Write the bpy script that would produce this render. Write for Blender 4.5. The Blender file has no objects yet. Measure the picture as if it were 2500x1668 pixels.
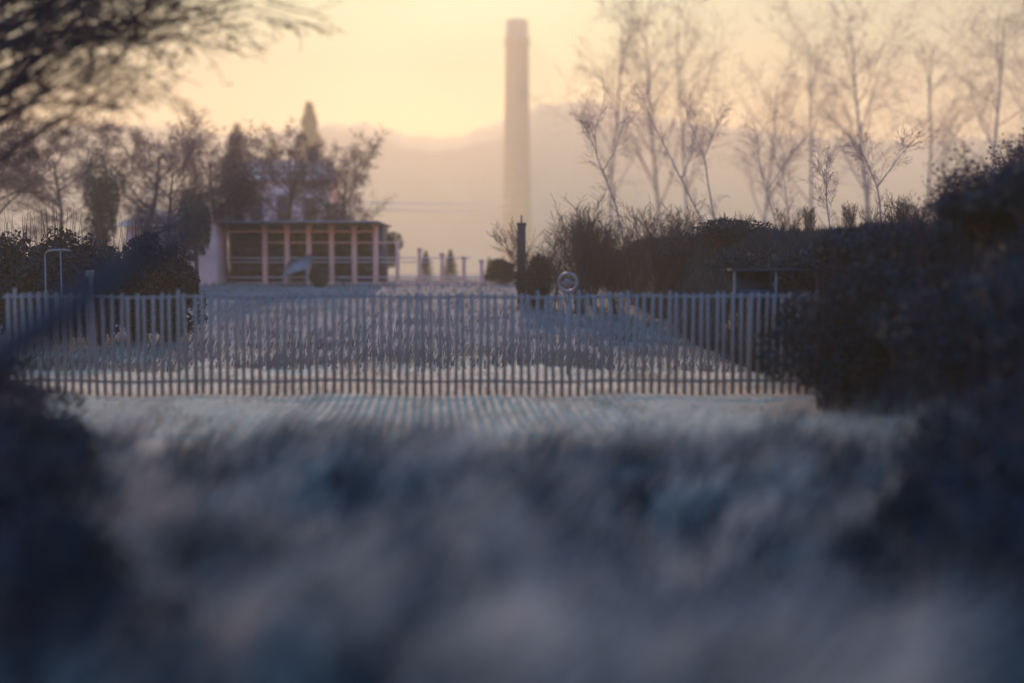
import bpy, math, random
import numpy as np
from mathutils import noise as mnoise, Vector
R = math.radians
sc = bpy.context.scene
col = sc.collection

# ------------------------------------------------------------------ camera
CAM_Z = 2.0
FPX = 2700.0                      # focal length in photo pixels (photo 2500 wide)
PITCH = math.atan((834 - 665) / FPX)
cam = bpy.data.cameras.new("camera"); co = bpy.data.objects.new("camera", cam); col.objects.link(co)
cam.lens = 36.0 * FPX / 2500.0; cam.sensor_width = 36.0
cam.clip_start = 0.1; cam.clip_end = 3000
co.location = (0, 0, CAM_Z); co.rotation_euler = (math.pi / 2 - PITCH, 0, 0)
cam.dof.use_dof = True; cam.dof.focus_distance = 28.5; cam.dof.aperture_fstop = 0.215
sc.camera = co

def X(px, D): return (px - 1250.0) / FPX * D
def Z(py, D): return CAM_Z + (665.0 - py) / FPX * D

# ------------------------------------------------------------------ terrain
def sst(a, b, t):
    t = np.clip((t - a) / (b - a), 0, 1); return t * t * (3 - 2 * t)
def gz(x, y):
    x = np.asarray(x, float); y = np.asarray(y, float)
    z = 1.35 * sst(24, 62, y) + 0.25 * sst(62, 160, y)
    foot = 4.9 + 0.25 * np.sin(y * .31) + 0.15 * np.sin(y * .83 + 1)
    bank = (2.75 + .12 * np.sin(y * .23) + .07 * np.sin(y * .61 + x)) * sst(0, 1.9, x - foot) * (1 - sst(75, 140, y)) * sst(-12, 2, y)
    z = z + np.maximum(bank - z * .45 * (bank > .01), 0) * 1.0
    z = z + .035 * np.sin(x * 1.1 + 2 * np.sin(y * .4)) * np.sin(y * .9) + .02 * np.sin(x * 2.7 + y * 1.9)
    return z
def g1(x, y): return float(gz(x, y))

# ------------------------------------------------------------------ mesh helpers
def new_mesh(name, V, Q=None, T=None, smooth=False):
    me = bpy.data.meshes.new(name)
    V = np.asarray(V, np.float32).reshape(-1, 3)
    Q = np.zeros((0, 4), np.int32) if Q is None else np.asarray(Q, np.int32).reshape(-1, 4)
    T = np.zeros((0, 3), np.int32) if T is None else np.asarray(T, np.int32).reshape(-1, 3)
    me.vertices.add(len(V)); me.vertices.foreach_set("co", V.ravel())
    nl = Q.size + T.size
    me.loops.add(nl); me.polygons.add(len(Q) + len(T))
    me.loops.foreach_set("vertex_index", np.concatenate([Q.ravel(), T.ravel()]))
    st = np.concatenate([np.arange(len(Q)) * 4, Q.size + np.arange(len(T)) * 3]).astype(np.int32)
    me.polygons.foreach_set("loop_start", st)
    if smooth: me.polygons.foreach_set("use_smooth", np.ones(len(st), bool))
    me.update(calc_edges=True); me.validate()
    return me

class MB:
    """collects boxes, tubes and leaves into one mesh"""
    def __init__(s): s.V = []; s.Q = []; s.T = []; s.n = 0
    def add(s, V, Q=None, T=None):
        V = np.asarray(V, float).reshape(-1, 3)
        if Q is not None and len(Q): s.Q.append(np.asarray(Q, int).reshape(-1, 4) + s.n)
        if T is not None and len(T): s.T.append(np.asarray(T, int).reshape(-1, 3) + s.n)
        s.V.append(V); s.n += len(V)
    def box(s, x0, x1, y0, y1, z0, z1, b=0.0):
        if b > 0:
            # chamfered box: vertical edges and top/bottom edges cut
            ring = lambda e, z: [(x0+e, y0+e+b, z), (x0+e+b, y0+e, z), (x1-e-b, y0+e, z), (x1-e, y0+e+b, z), (x1-e, y1-e-b, z), (x1-e-b, y1-e, z), (x0+e+b, y1-e, z), (x0+e, y1-e-b, z)]
            rs = [ring(b*.7, z0), ring(0, z0+b), ring(0, z1-b), ring(b*.7, z1)]
            V = [p for r in rs for p in r]; Q = []; T = []
            for k in range(3):
                for i in range(8):
                    j = (i+1) % 8; Q.append((k*8+i, k*8+j, k*8+8+j, k*8+8+i))
            for o, fl in ((0, 1), (24, 0)):
                for i in range(1, 7): T.append((o, o+i+1, o+i) if fl else (o, o+i, o+i+1))
            s.add(V, Q, T); return
        V = [(x0,y0,z0),(x1,y0,z0),(x1,y1,z0),(x0,y1,z0),(x0,y0,z1),(x1,y0,z1),(x1,y1,z1),(x0,y1,z1)]
        s.add(V, [(0,3,2,1),(4,5,6,7),(0,1,5,4),(1,2,6,5),(2,3,7,6),(3,0,4,7)])
    def tubes(s, P, Rr, n):
        """P (m,k,3) paths, Rr (m,k) radii, n sides"""
        P = np.asarray(P, float); Rr = np.asarray(Rr, float)
        m, k, _ = P.shape
        d = P[:, -1] - P[:, 0]; d /= (np.linalg.norm(d, axis=1, keepdims=True) + 1e-9)
        ref = np.where(np.abs(d[:, 2:3]) > .8, np.array([[1., 0, 0]]), np.array([[0, 0, 1.]]))
        u = np.cross(d, ref); u /= (np.linalg.norm(u, axis=1, keepdims=True) + 1e-9); v = np.cross(d, u)
        a = np.arange(n) * 2 * math.pi / n
        off = np.cos(a)[None, :, None] * u[:, None, :] + np.sin(a)[None, :, None] * v[:, None, :]
        V = P[:, :, None, :] + Rr[:, :, None, None] * off[:, None, :, :]
        idx = np.arange(m * k * n).reshape(m, k, n)
        a0 = idx[:, :-1, :]; b0 = np.roll(a0, -1, axis=2); a1 = idx[:, 1:, :]; b1 = np.roll(a1, -1, axis=2)
        s.add(V.reshape(-1, 3), np.stack([a0, a1, b1, b0], -1).reshape(-1, 4))
    def rod(s, p, q, r0, r1=None, n=8, cap=True):
        p = np.array(p, float); q = np.array(q, float); r1 = r0 if r1 is None else r1
        P = np.stack([p, p, q, q])[None] if cap else np.stack([p, q])[None]
        s.tubes(P, np.array([[1e-4, r0, r1, 1e-4]]) if cap else np.array([[r0, r1]]), n)
    def leaves(s, C, size, rng, up=.3):
        """little kite-shaped leaves, one quad each, at centres C"""
        C = np.asarray(C, float); m = len(C)
        a = rng.normal(size=(m, 3)); a[:, 2] += up; a /= np.linalg.norm(a, axis=1, keepdims=True)
        b = np.cross(a, rng.normal(size=(m, 3))); b /= (np.linalg.norm(b, axis=1, keepdims=True) + 1e-9)
        L = (size * rng.uniform(.6, 1.3, m))[:, None]
        V = np.stack([C - a*L*.5, C + b*L*.28 - a*L*.05, C + a*L*.5, C - b*L*.28 - a*L*.05], 1)
        s.add(V.reshape(-1, 3), np.arange(m*4).reshape(m, 4))
    def build(s, name, mat, parent=None, smooth=False):
        V = np.concatenate(s.V) if s.V else np.zeros((0, 3))
        me = new_mesh(name, V, np.concatenate(s.Q) if s.Q else None, np.concatenate(s.T) if s.T else None, smooth)
        me.materials.append(mat)
        o = bpy.data.objects.new(name, me); col.objects.link(o)
        if parent: o.parent = parent
        return o

def tag(o, label=None, cat=None, group=None, kind=None):
    if label: o["label"] = label
    if cat: o["category"] = cat
    if group: o["group"] = group
    if kind: o["kind"] = kind
    return o
def thing(name, loc, label, cat, group=None, rz=0.0):
    o = bpy.data.objects.new(name, None); col.objects.link(o); o.location = loc; o.rotation_euler = (0, 0, rz)
    o.empty_display_size = .2
    return tag(o, label, cat, group)
def dup(root, loc, rz, scale, label, group=None):
    r = root.copy(); col.objects.link(r); r.location = loc; r.rotation_euler = (0, 0, rz); r.scale = scale; r["label"] = label
    if group: r["group"] = group
    for ch in list(root.children):
        c = ch.copy(); col.objects.link(c); c.parent = r
        for gch in ch.children:
            d = gch.copy(); col.objects.link(d); d.parent = c
    return r

# ------------------------------------------------------------------ materials
def mat(name, c0, c1, scale=4.0, rough=.85, detail=6, bump=0.0, stretch=(1, 1, 1), spec=.25, c2=None, transl=0.0):
    m = bpy.data.materials.new(name); m.use_nodes = True
    nt = m.node_tree; N = nt.nodes; Lk = nt.links
    bs = N["Principled BSDF"]; bs.inputs["Roughness"].default_value = rough
    bs.inputs["Specular IOR Level"].default_value = spec
    tc = N.new("ShaderNodeTexCoord"); mp = N.new("ShaderNodeMapping"); mp.inputs["Scale"].default_value = stretch
    nz = N.new("ShaderNodeTexNoise"); nz.inputs["Scale"].default_value = scale; nz.inputs["Detail"].default_value = detail; nz.inputs["Roughness"].default_value = .65
    cr = N.new("ShaderNodeValToRGB"); e = cr.color_ramp.elements
    e[0].position = .32; e[0].color = (*c0, 1); e[1].position = .68; e[1].color = (*c1, 1)
    if c2: k = cr.color_ramp.elements.new(.5); k.color = (*c2, 1)
    Lk.new(tc.outputs["Object"], mp.inputs["Vector"]); Lk.new(mp.outputs[0], nz.inputs["Vector"])
    Lk.new(nz.outputs["Fac"], cr.inputs["Fac"]); Lk.new(cr.outputs[0], bs.inputs["Base Color"])
    if bump:
        bp = N.new("ShaderNodeBump"); bp.inputs["Strength"].default_value = bump; bp.inputs["Distance"].default_value = .02
        Lk.new(nz.outputs["Fac"], bp.inputs["Height"]); Lk.new(bp.outputs[0], bs.inputs["Normal"])
    if transl:
        tr = N.new("ShaderNodeBsdfTranslucent"); Lk.new(cr.outputs[0], tr.inputs["Color"])
        mx = N.new("ShaderNodeMixShader"); mx.inputs[0].default_value = transl
        Lk.new(bs.outputs[0], mx.inputs[1]); Lk.new(tr.outputs[0], mx.inputs[2]); Lk.new(mx.outputs[0], N["Material Output"].inputs["Surface"])
    return m
M = {}
M["bark"] = mat("bark", (.035, .028, .030), (.075, .058, .055), 9, stretch=(1, 1, .25), bump=.5)
M["twig"] = mat("twig", (.045, .022, .028), (.10, .048, .050), 6)
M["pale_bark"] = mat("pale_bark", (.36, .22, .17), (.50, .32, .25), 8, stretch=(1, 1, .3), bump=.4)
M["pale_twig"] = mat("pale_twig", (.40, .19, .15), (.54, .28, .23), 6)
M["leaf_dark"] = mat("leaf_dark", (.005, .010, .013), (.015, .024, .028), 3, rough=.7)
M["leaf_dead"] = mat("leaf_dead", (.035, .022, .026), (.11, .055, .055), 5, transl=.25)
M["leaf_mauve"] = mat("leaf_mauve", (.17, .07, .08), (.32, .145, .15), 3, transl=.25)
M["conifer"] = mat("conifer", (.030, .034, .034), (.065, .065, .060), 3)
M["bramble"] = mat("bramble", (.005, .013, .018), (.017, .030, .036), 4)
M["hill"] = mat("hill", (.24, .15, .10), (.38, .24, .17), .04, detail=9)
M["fence"] = mat("fence_paint", (.17, .145, .13), (.26, .225, .20), 20, rough=.6, spec=.3)
M["plaster"] = mat("plaster", (.82, .42, .34), (.90, .52, .42), 2.2, bump=.2, c2=(.87, .47, .38))
M["column"] = mat("column_paint", (.80, .30, .20), (.90, .40, .28), 5, rough=.7)
M["trim"] = mat("trim_paint", (.52, .36, .32), (.68, .48, .42), 5, rough=.6)
M["dark_wall"] = mat("dark_wall", (.018, .026, .036), (.035, .045, .055), 4)
M["roof"] = mat("roof_tile", (.40, .22, .16), (.56, .33, .24), 6, stretch=(1, 1, 4), bump=.3)
M["roof_felt"] = mat("roof_felt", (.16, .13, .13), (.26, .21, .20), 3)
M["brick_dark"] = mat("brick_dark", (.035, .032, .034), (.08, .06, .058), 7, bump=.4)
M["tower"] = mat("ghost_tower_mat", (.22, .13, .10), (.34, .21, .17), .5, detail=8)
M["white_metal"] = mat("white_metal", (.15, .13, .12), (.24, .205, .18), 9, rough=.5)
M["sign_face"] = mat("sign_face", (.14, .12, .11), (.22, .19, .17), 8, rough=.5)
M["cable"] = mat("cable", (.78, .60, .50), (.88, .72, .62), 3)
gl = mat("window_glass", (.008, .012, .018), (.02, .024, .03), 2, rough=.15, spec=.5); M["glass"] = gl

# grass blades: straw and dull green-brown, patchy by place
def grass_mat(name, dark, mid, straw, sc1, lo, hi):
    m = bpy.data.materials.new(name); m.use_nodes = True; nt = m.node_tree; N = nt.nodes; Lk = nt.links
    bs = N["Principled BSDF"]; bs.inputs["Roughness"].default_value = .8; bs.inputs["Specular IOR Level"].default_value = .2
    tc = N.new("ShaderNodeTexCoord"); mp = N.new("ShaderNodeMapping"); mp.inputs["Rotation"].default_value = (0, 0, R(-28)); mp.inputs["Scale"].default_value = (.55, 1.25, .3)
    n1 = N.new("ShaderNodeTexNoise"); n1.inputs["Scale"].default_value = sc1; n1.inputs["Detail"].default_value = 5; n1.inputs["Roughness"].default_value = .6
    n2 = N.new("ShaderNodeTexNoise"); n2.inputs["Scale"].default_value = 14; n2.inputs["Detail"].default_value = 2
    ad = N.new("ShaderNodeMath"); ad.operation = 'MULTIPLY_ADD'; ad.inputs[1].default_value = .35
    cr = N.new("ShaderNodeValToRGB"); e = cr.color_ramp.elements
    e[0].position = lo; e[0].color = (*dark, 1); e[1].position = hi; e[1].color = (*straw, 1)
    k = e.new((lo + hi) / 2); k.color = (*mid, 1)
    Lk.new(tc.outputs["Object"], mp.inputs[0]); Lk.new(mp.outputs[0], n1.inputs["Vector"]); Lk.new(tc.outputs["Object"], n2.inputs["Vector"])
    Lk.new(n2.outputs["Fac"], ad.inputs[0]); Lk.new(n1.outputs["Fac"], ad.inputs[2]); Lk.new(ad.outputs[0], cr.inputs["Fac"])
    Lk.new(cr.outputs[0], bs.inputs["Base Color"])
    tr = N.new("ShaderNodeBsdfTranslucent"); Lk.new(cr.outputs[0], tr.inputs["Color"]); mx = N.new("ShaderNodeMixShader"); mx.inputs[0].default_value = .25
    Lk.new(bs.outputs[0], mx.inputs[1]); Lk.new(tr.outputs[0], mx.inputs[2]); Lk.new(mx.outputs[0], N["Material Output"].inputs["Surface"])
    return m
M["meadow"] = grass_mat("meadow_blades", (.012, .026, .032), (.065, .09, .096), (.56, .44, .33), 2.4, .545, .765)
M["short"] = grass_mat("short_blades", (.24, .16, .10), (.46, .31, .19), (.72, .48, .30), .5, .45, .85)
M["rough"] = grass_mat("rough_blades", (.06, .055, .055), (.15, .12, .11), (.30, .22, .19), .35, .48, .86)

def ground_mat():
    m = bpy.data.materials.new("ground_soil_and_grass"); m.use_nodes = True; nt = m.node_tree; N = nt.nodes; Lk = nt.links
    bs = N["Principled BSDF"]; bs.inputs["Roughness"].default_value = .95; bs.inputs["Specular IOR Level"].default_value = .1
    tc = N.new("ShaderNodeTexCoord"); sp = N.new("ShaderNodeSeparateXYZ"); Lk.new(tc.outputs["Object"], sp.inputs[0])
    def noise(s, det=6):
        n = N.new("ShaderNodeTexNoise"); n.inputs["Scale"].default_value = s; n.inputs["Detail"].default_value = det; n.inputs["Roughness"].default_value = .65
        Lk.new(tc.outputs["Object"], n.inputs["Vector"]); return n.outputs["Fac"]
    def math_(op, a, b, c=None):
        n = N.new("ShaderNodeMath"); n.operation = op
        for i, v in enumerate((a, b, c)):
            if v is None: continue
            if isinstance(v, (int, float)): n.inputs[i].default_value = v
            else: Lk.new(v, n.inputs[i])
        return n.outputs[0]
    def step(v, a, b):
        n = N.new("ShaderNodeMapRange"); n.interpolation_type = 'SMOOTHSTEP'
        n.inputs["From Min"].default_value = a; n.inputs["From Max"].default_value = b; Lk.new(v, n.inputs["Value"]); return n.outputs[0]
    def ramp(f, a, b):
        c = N.new("ShaderNodeValToRGB"); c.color_ramp.elements[0].position = .3; c.color_ramp.elements[1].position = .7
        c.color_ramp.elements[0].color = (*a, 1); c.color_ramp.elements[1].color = (*b, 1); Lk.new(f, c.inputs[0]); return c.outputs[0]
    def mix(f, a, b):
        n = N.new("ShaderNodeMixRGB"); Lk.new(f, n.inputs[0]); Lk.new(a, n.inputs[1]); Lk.new(b, n.inputs[2]); return n.outputs[0]
    nb = noise(.35, 5); nf = noise(2.5, 8)
    yy = math_('MULTIPLY_ADD', nb, 5.0, sp.outputs["Y"]); yy = math_('SUBTRACT', yy, 2.5)
    soil = ramp(nf, (.010, .012, .013), (.035, .034, .032))
    mown = ramp(nf, (.46, .29, .17), (.70, .45, .26))
    field = ramp(nb, (.10, .08, .075), (.24, .18, .15))
    c = mix(step(yy, 9.4, 11.6), soil, mown)
    c = mix(step(yy, 22.5, 29.5), c, field)
    xx = math_('MULTIPLY_ADD', nb, 1.5, sp.outputs["X"])
    c = mix(step(xx, 5.0, 6.0), c, soil)
    Lk.new(c, bs.inputs["Base Color"])
    bp = N.new("ShaderNodeBump"); bp.inputs["Strength"].default_value = .6; bp.inputs["Distance"].default_value = .06
    Lk.new(nf, bp.inputs["Height"]); Lk.new(bp.outputs[0], bs.inputs["Normal"])
    return m
M["ground"] = ground_mat()

# ------------------------------------------------------------------ ground and far hills
def axis(lo, hi, fine_lo, fine_hi, st, gr):
    a = list(np.arange(fine_lo, fine_hi + 1e-6, st)); s = st
    while a[-1] < hi: s *= gr; a.append(a[-1] + s)
    s = st
    while a[0] > lo: s *= gr; a.insert(0, a[0] - s)
    return np.array(a)
gx = axis(-900, 900, -12, 12, .3, 1.18); gy = axis(-80, 1500, 2, 34, .3, 1.12)
GX, GY = np.meshgrid(gx, gy); GZ = gz(GX, GY)
nx, ny = len(gx), len(gy); I = np.arange(nx * ny).reshape(ny, nx)
Qg = np.stack([I[:-1, :-1], I[:-1, 1:], I[1:, 1:], I[1:, :-1]], -1).reshape(-1, 4)
me = new_mesh("ground", np.stack([GX, GY, GZ], -1).reshape(-1, 3), Qg, smooth=True); me.materials.append(M["ground"])
o = bpy.data.objects.new("ground", me); col.objects.link(o); tag(o, kind="structure")

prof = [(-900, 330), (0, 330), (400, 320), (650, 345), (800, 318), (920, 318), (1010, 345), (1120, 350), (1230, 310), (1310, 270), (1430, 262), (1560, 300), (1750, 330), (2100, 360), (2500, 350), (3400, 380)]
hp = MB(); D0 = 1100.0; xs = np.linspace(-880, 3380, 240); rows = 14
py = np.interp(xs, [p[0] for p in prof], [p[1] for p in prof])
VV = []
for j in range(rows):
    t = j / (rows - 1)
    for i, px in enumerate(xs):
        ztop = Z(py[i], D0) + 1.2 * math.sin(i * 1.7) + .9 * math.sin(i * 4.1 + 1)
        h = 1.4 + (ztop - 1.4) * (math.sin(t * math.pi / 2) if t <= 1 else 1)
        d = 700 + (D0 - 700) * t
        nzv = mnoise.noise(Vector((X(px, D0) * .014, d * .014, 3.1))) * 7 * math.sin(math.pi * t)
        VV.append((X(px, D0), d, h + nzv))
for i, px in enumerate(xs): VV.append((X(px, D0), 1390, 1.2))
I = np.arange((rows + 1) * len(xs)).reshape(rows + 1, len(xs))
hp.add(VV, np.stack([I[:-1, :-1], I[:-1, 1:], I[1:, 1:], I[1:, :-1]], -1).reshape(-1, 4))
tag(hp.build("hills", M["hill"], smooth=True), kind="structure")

# ------------------------------------------------------------------ grass (stuff)
def blades(name, n, yr, xfun, hr, wr, lean, m, seed, dens=None, pw=1.0, tuft=0, clip=0):
    rng = np.random.default_rng(seed)
    if tuft:
        k = n // tuft; ty = yr[0] + (yr[1] - yr[0]) * rng.random(k) ** pw; tx = xfun(ty, rng.random(k)); th = rng.uniform(.55, 1.45, k)
        i = rng.integers(0, k, n); x = tx[i] + rng.normal(0, .09, n); y = ty[i] + rng.normal(0, .09, n); hs = th[i]
    else:
        y = yr[0] + (yr[1] - yr[0]) * rng.random(n) ** pw; x = xfun(y, rng.random(n)); hs = np.ones(n)
    nzv = np.array([mnoise.noise(Vector((a * .55 + seed, b * .55, 0))) + .5 * mnoise.noise(Vector((a * 1.7, b * 1.7, seed))) for a, b in zip(x, y)])
    if dens is not None:
        k = rng.random(n) < np.clip(dens + nzv * 1.2, .12, 1); x, y, nzv, hs = x[k], y[k], nzv[k], hs[k]; n = len(x)
    if clip: k = x < clip + .25 * np.sin(y * 2.1); x, y, nzv, hs = x[k], y[k], nzv[k], hs[k]; n = len(x)
    h = hs * rng.uniform(*hr, n) * np.clip(.85 + nzv * .9, .3, 1.7)
    w = rng.uniform(*wr, n)
    az = rng.uniform(0, 2 * math.pi, n); dx, dy = np.cos(az), np.sin(az)
    lx = h * (lean[0] + rng.normal(0, .28, n)); ly = h * (lean[1] + rng.normal(0, .28, n))
    z = gz(x, y) - .02
    B = np.stack([x, y, z], 1); S = np.stack([dx, dy, np.zeros(n)], 1) * w[:, None]
    Mi = B + np.stack([lx * .3, ly * .3, h * .55], 1); Tp = B + np.stack([lx, ly, h], 1)
    V = np.stack([B - S, B + S, Mi + S * .8, Mi - S * .8, Tp], 1)
    b = np.arange(n)[:, None] * 5
    me = new_mesh(name, V.reshape(-1, 3), b + np.array([[0, 1, 2, 3]]), b + np.array([[3, 2, 4]])); me.materials.append(m)
    o = bpy.data.objects.new(name, me); col.objects.link(o); return o
fan = lambda pad: (lambda y, u: (u - .5) * 2 * (y * .50 + pad))
o = blades("meadow_grass", 115000, (3.8, 11.3), fan(1.2), (.22, .58), (.004, .010), (.62, .1), M["meadow"], 1, .62, 1.0, 34, 4.9)
tag(o, "tall wind-blown tufts of dead grass filling the foreground", "grass", kind="stuff")
o = blades("short_grass", 40000, (10.0, 29.0), lambda y, u: -13.5 + u * 18.6, (.05, .14), (.004, .008), (.3, .1), M["short"], 2, .75)
tag(o, "short pale dry grass along both sides of the fence", "grass", kind="stuff")
o = blades("field_grass", 60000, (22.5, 75), lambda y, u: (u - .5) * 2 * (y * .5 + 1), (.10, .32), (.008, .02), (.2, .1), M["rough"], 3, .7, 1.3, 0, 5.0)
tag(o, "dull rough grass on the rising field beyond the fence", "grass", kind="stuff")
o = blades("bank_grass", 90000, (9, 60), lambda y, u: 4.9 + u * 3.6, (.14, .36), (.007, .015), (.1, .1), M["bramble"], 4, None, 1.6)
tag(o, "dark rough grass and bramble covering the bank on the right", "grass", kind="stuff")

# ------------------------------------------------------------------ bare trees
def rot_about(d, ang, rng):
    d = d / np.linalg.norm(d)
    p = np.cross(d, rng.normal(size=3)); p /= np.linalg.norm(p)
    return d * math.cos(ang) + p * math.sin(ang)
def grow(rng, p, d, L, r, lvl, P, out):
    k = 6 if lvl == 0 else 4
    pts = [p]; rr = [r]; q = p.copy(); dd = d / np.linalg.norm(d)
    for i in range(1, k):
        dd = dd + rng.normal(0, P["wander"][min(lvl, len(P["wander"]) - 1)], 3) + np.array([0, 0, P["up"][min(lvl, len(P["up"]) - 1)]])
        dd /= np.linalg.norm(dd); q = q + dd * L / (k - 1)
        pts.append(q.copy()); rr.append(max(r * (1 - P["taper"] * i / (k - 1)), P["rmin"]))
    out.setdefault((lvl, k), []).append((np.array(pts), np.array(rr)))
    if lvl >= len(P["n"]): return
    n = P["n"][lvl]
    for j in range(n):
        t = P["t0"][lvl] + (1 - P["t0"][lvl]) * (j + rng.uniform(0, .9)) / n
        f = t * (k - 1); a = min(int(f), k - 2); f -= a
        s = pts[a] * (1 - f) + pts[a + 1] * f; rs = rr[a] * (1 - f) + rr[a + 1] * f
        base = pts[a + 1] - pts[a]
        nd = rot_about(base, R(rng.uniform(*P["ang"][lvl])), rng)
        grow(rng, s, nd, L * P["ratio"][lvl] * rng.uniform(.65, 1.15) * (1.15 - .55 * t if lvl == 0 else 1), max(rs * P["rr"], P["rmin"]), lvl + 1, P, out)
def tree_parts(root, seed, P, h, r, d0=(0, 0, 1), stems=1, spread=.15, bark="bark", twig="twig", leaf=None, split=1):
    rng = np.random.default_rng(seed); out = {}
    for s in range(stems):
        d = np.array(d0, float)
        if stems > 1: d = d + np.append(rng.normal(0, spread, 2), 0)
        p = np.append(rng.normal(0, .12 if stems > 1 else 0, 2), -.15)
        grow(rng, p, d, h * (rng.uniform(.7, 1.05) if stems > 1 else 1), r * (rng.uniform(.6, 1) if stems > 1 else 1), 0, P, out)
    tr, cr = MB(), MB()
    for (lvl, k), L in out.items():
        A = np.array([x[0] for x in L]); B = np.array([x[1] for x in L])
        (tr if lvl < split else cr).tubes(A, B, 8 if lvl == 0 else (5 if lvl == 1 else 3))
    tr.build("trunk" if stems == 1 else "stems", M[bark], root, True)
    c = cr.build("crown", M[twig], root)
    if leaf:
        mt, cnt, size, spr = leaf
        last = max(l for l, _ in out)
        T = np.concatenate([x[0][1:] for (l, k), L in out.items() if l == last for x in L])
        C = T[rng.integers(0, len(T), cnt)] + rng.normal(0, spr, (cnt, 3))
        b = MB(); b.leaves(C, size, rng); b.build("leaves", M[mt], root)
    return root
TALL = dict(n=[13, 7, 6, 3], t0=[.28, .25, .2, .2], ang=[(25, 48), (25, 55), (25, 60), (20, 60)], ratio=[.40, .48, .50, .55], wander=[.05, .12, .16, .2], up=[.04, .07, .06, .04], taper=.75, rr=.5, rmin=.007)
SPREAD = dict(n=[11, 8, 7, 5], t0=[.35, .25, .2, .2], ang=[(40, 70), (30, 60), (30, 65), (25, 65)], ratio=[.62, .5, .5, .5], wander=[.07, .14, .18, .22], up=[.02, .05, .03, .0], taper=.7, rr=.55, rmin=.009)
SHRUB = dict(n=[8, 6, 4], t0=[.15, .2, .2], ang=[(15, 38), (15, 42), (15, 48)], ratio=[.5, .5, .55], wander=[.10, .12, .16], up=[.06, .06, .05], taper=.75, rr=.55, rmin=.0045)

def sc3(a, b=None): return (a, a, b or a)
# --- tall hazy trees behind the field, right half of the view
G_TALL = "tall bare trees fading into the haze"
pt = [thing("bare_tree", (0, 0, 0), "x", "tree", G_TALL) for _ in range(3)]
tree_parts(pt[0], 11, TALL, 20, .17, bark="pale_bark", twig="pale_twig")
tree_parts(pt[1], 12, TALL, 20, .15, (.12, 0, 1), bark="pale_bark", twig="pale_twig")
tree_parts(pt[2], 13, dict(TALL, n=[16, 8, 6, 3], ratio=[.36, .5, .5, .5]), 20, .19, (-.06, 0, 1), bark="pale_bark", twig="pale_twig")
tall = [  # px, top py, distance, variant, rz, width, label
 (1480, 20, 129, 0, .4, 1.0, "tall hazy bare tree, first to the right of the tall ghost tower"),
 (1610, 60, 140, 2, 1.9, 1.1, "tall hazy bare tree rising behind the leaning slender saplings"),
 (1690, 30, 124, 1, 3.3, .9, "slim tall hazy bare tree leaning a little, above the twin saplings"),
 (1860, 170, 132, 2, 5.0, 1.1, "hazy bare tree with a lower rounded crown, right of the twin saplings"),
 (1985, 60, 148, 0, 2.5, 1.0, "tall hazy bare tree above the arching bramble stem"),
 (2120, 40, 118, 2, .9, 1.2, "broad tall hazy bare tree above the dark bank"),
 (2260, 90, 126, 1, 4.2, 1.1, "hazy bare tree behind the dark leafy bush on the bank"),
 (2400, 30, 113, 0, 5.7, 1.2, "tall hazy bare tree at the far right of the row"),
 (2520, 60, 121, 2, 3.0, 1.1, "tall hazy bare tree half cut by the right edge of the view"),
]
used = set()
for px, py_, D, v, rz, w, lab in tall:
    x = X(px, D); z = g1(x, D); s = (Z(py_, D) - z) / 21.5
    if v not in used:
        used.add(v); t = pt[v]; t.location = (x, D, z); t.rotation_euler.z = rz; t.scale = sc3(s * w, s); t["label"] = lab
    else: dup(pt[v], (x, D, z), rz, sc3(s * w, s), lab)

# --- wood on the left: spreading crowns
G_LEFT = "bare trees of the wood on the left"
ps = [thing("spreading_tree", (0, 0, 0), "x", "tree", G_LEFT) for _ in range(2)]
tree_parts(ps[0], 21, SPREAD, 9, .22, leaf=("leaf_mauve", 7000, .13, .14)); tree_parts(ps[1], 22, dict(SPREAD, n=[13, 8, 7, 5]), 9, .2, (.1, 0, 1), leaf=("leaf_mauve", 7000, .13, .14))
left = [
 (15, 290, 52, 0, .3, 1.0, "dark bare tree at the left edge behind the dark hedge"),
 (150, 330, 66, 1, 2.2, 1.2, "bare tree with a wide crown, second from the left edge"),
 (330, 300, 74, 0, 4.0, 1.3, "wide mauve bare tree above the low pale roof"),
 (420, 350, 56, 1, 5.2, .9, "bare tree with fine open branches beside the pale end wall"),
 (560, 325, 62, 0, 1.2, 1.0, "dense dark bare tree standing behind the pavilion columns"),
 (700, 330, 66, 1, 3.6, 1.0, "bare tree in front of the gabled house"),
 (820, 350, 72, 0, 2.9, .9, "bare tree right of the gabled house, under the cables"),
]
used = set()
for px, py_, D, v, rz, w, lab in left:
    x = X(px, D); z = g1(x, D); s = (Z(py_, D) - z) / 11.0
    if v not in used:
        used.add(v); t = ps[v]; t.location = (x, D, z); t.rotation_euler.z = rz; t.scale = sc3(s * w, s); t["label"] = lab
    else: dup(ps[v], (x, D, z), rz, sc3(s * w, s), lab)

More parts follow.
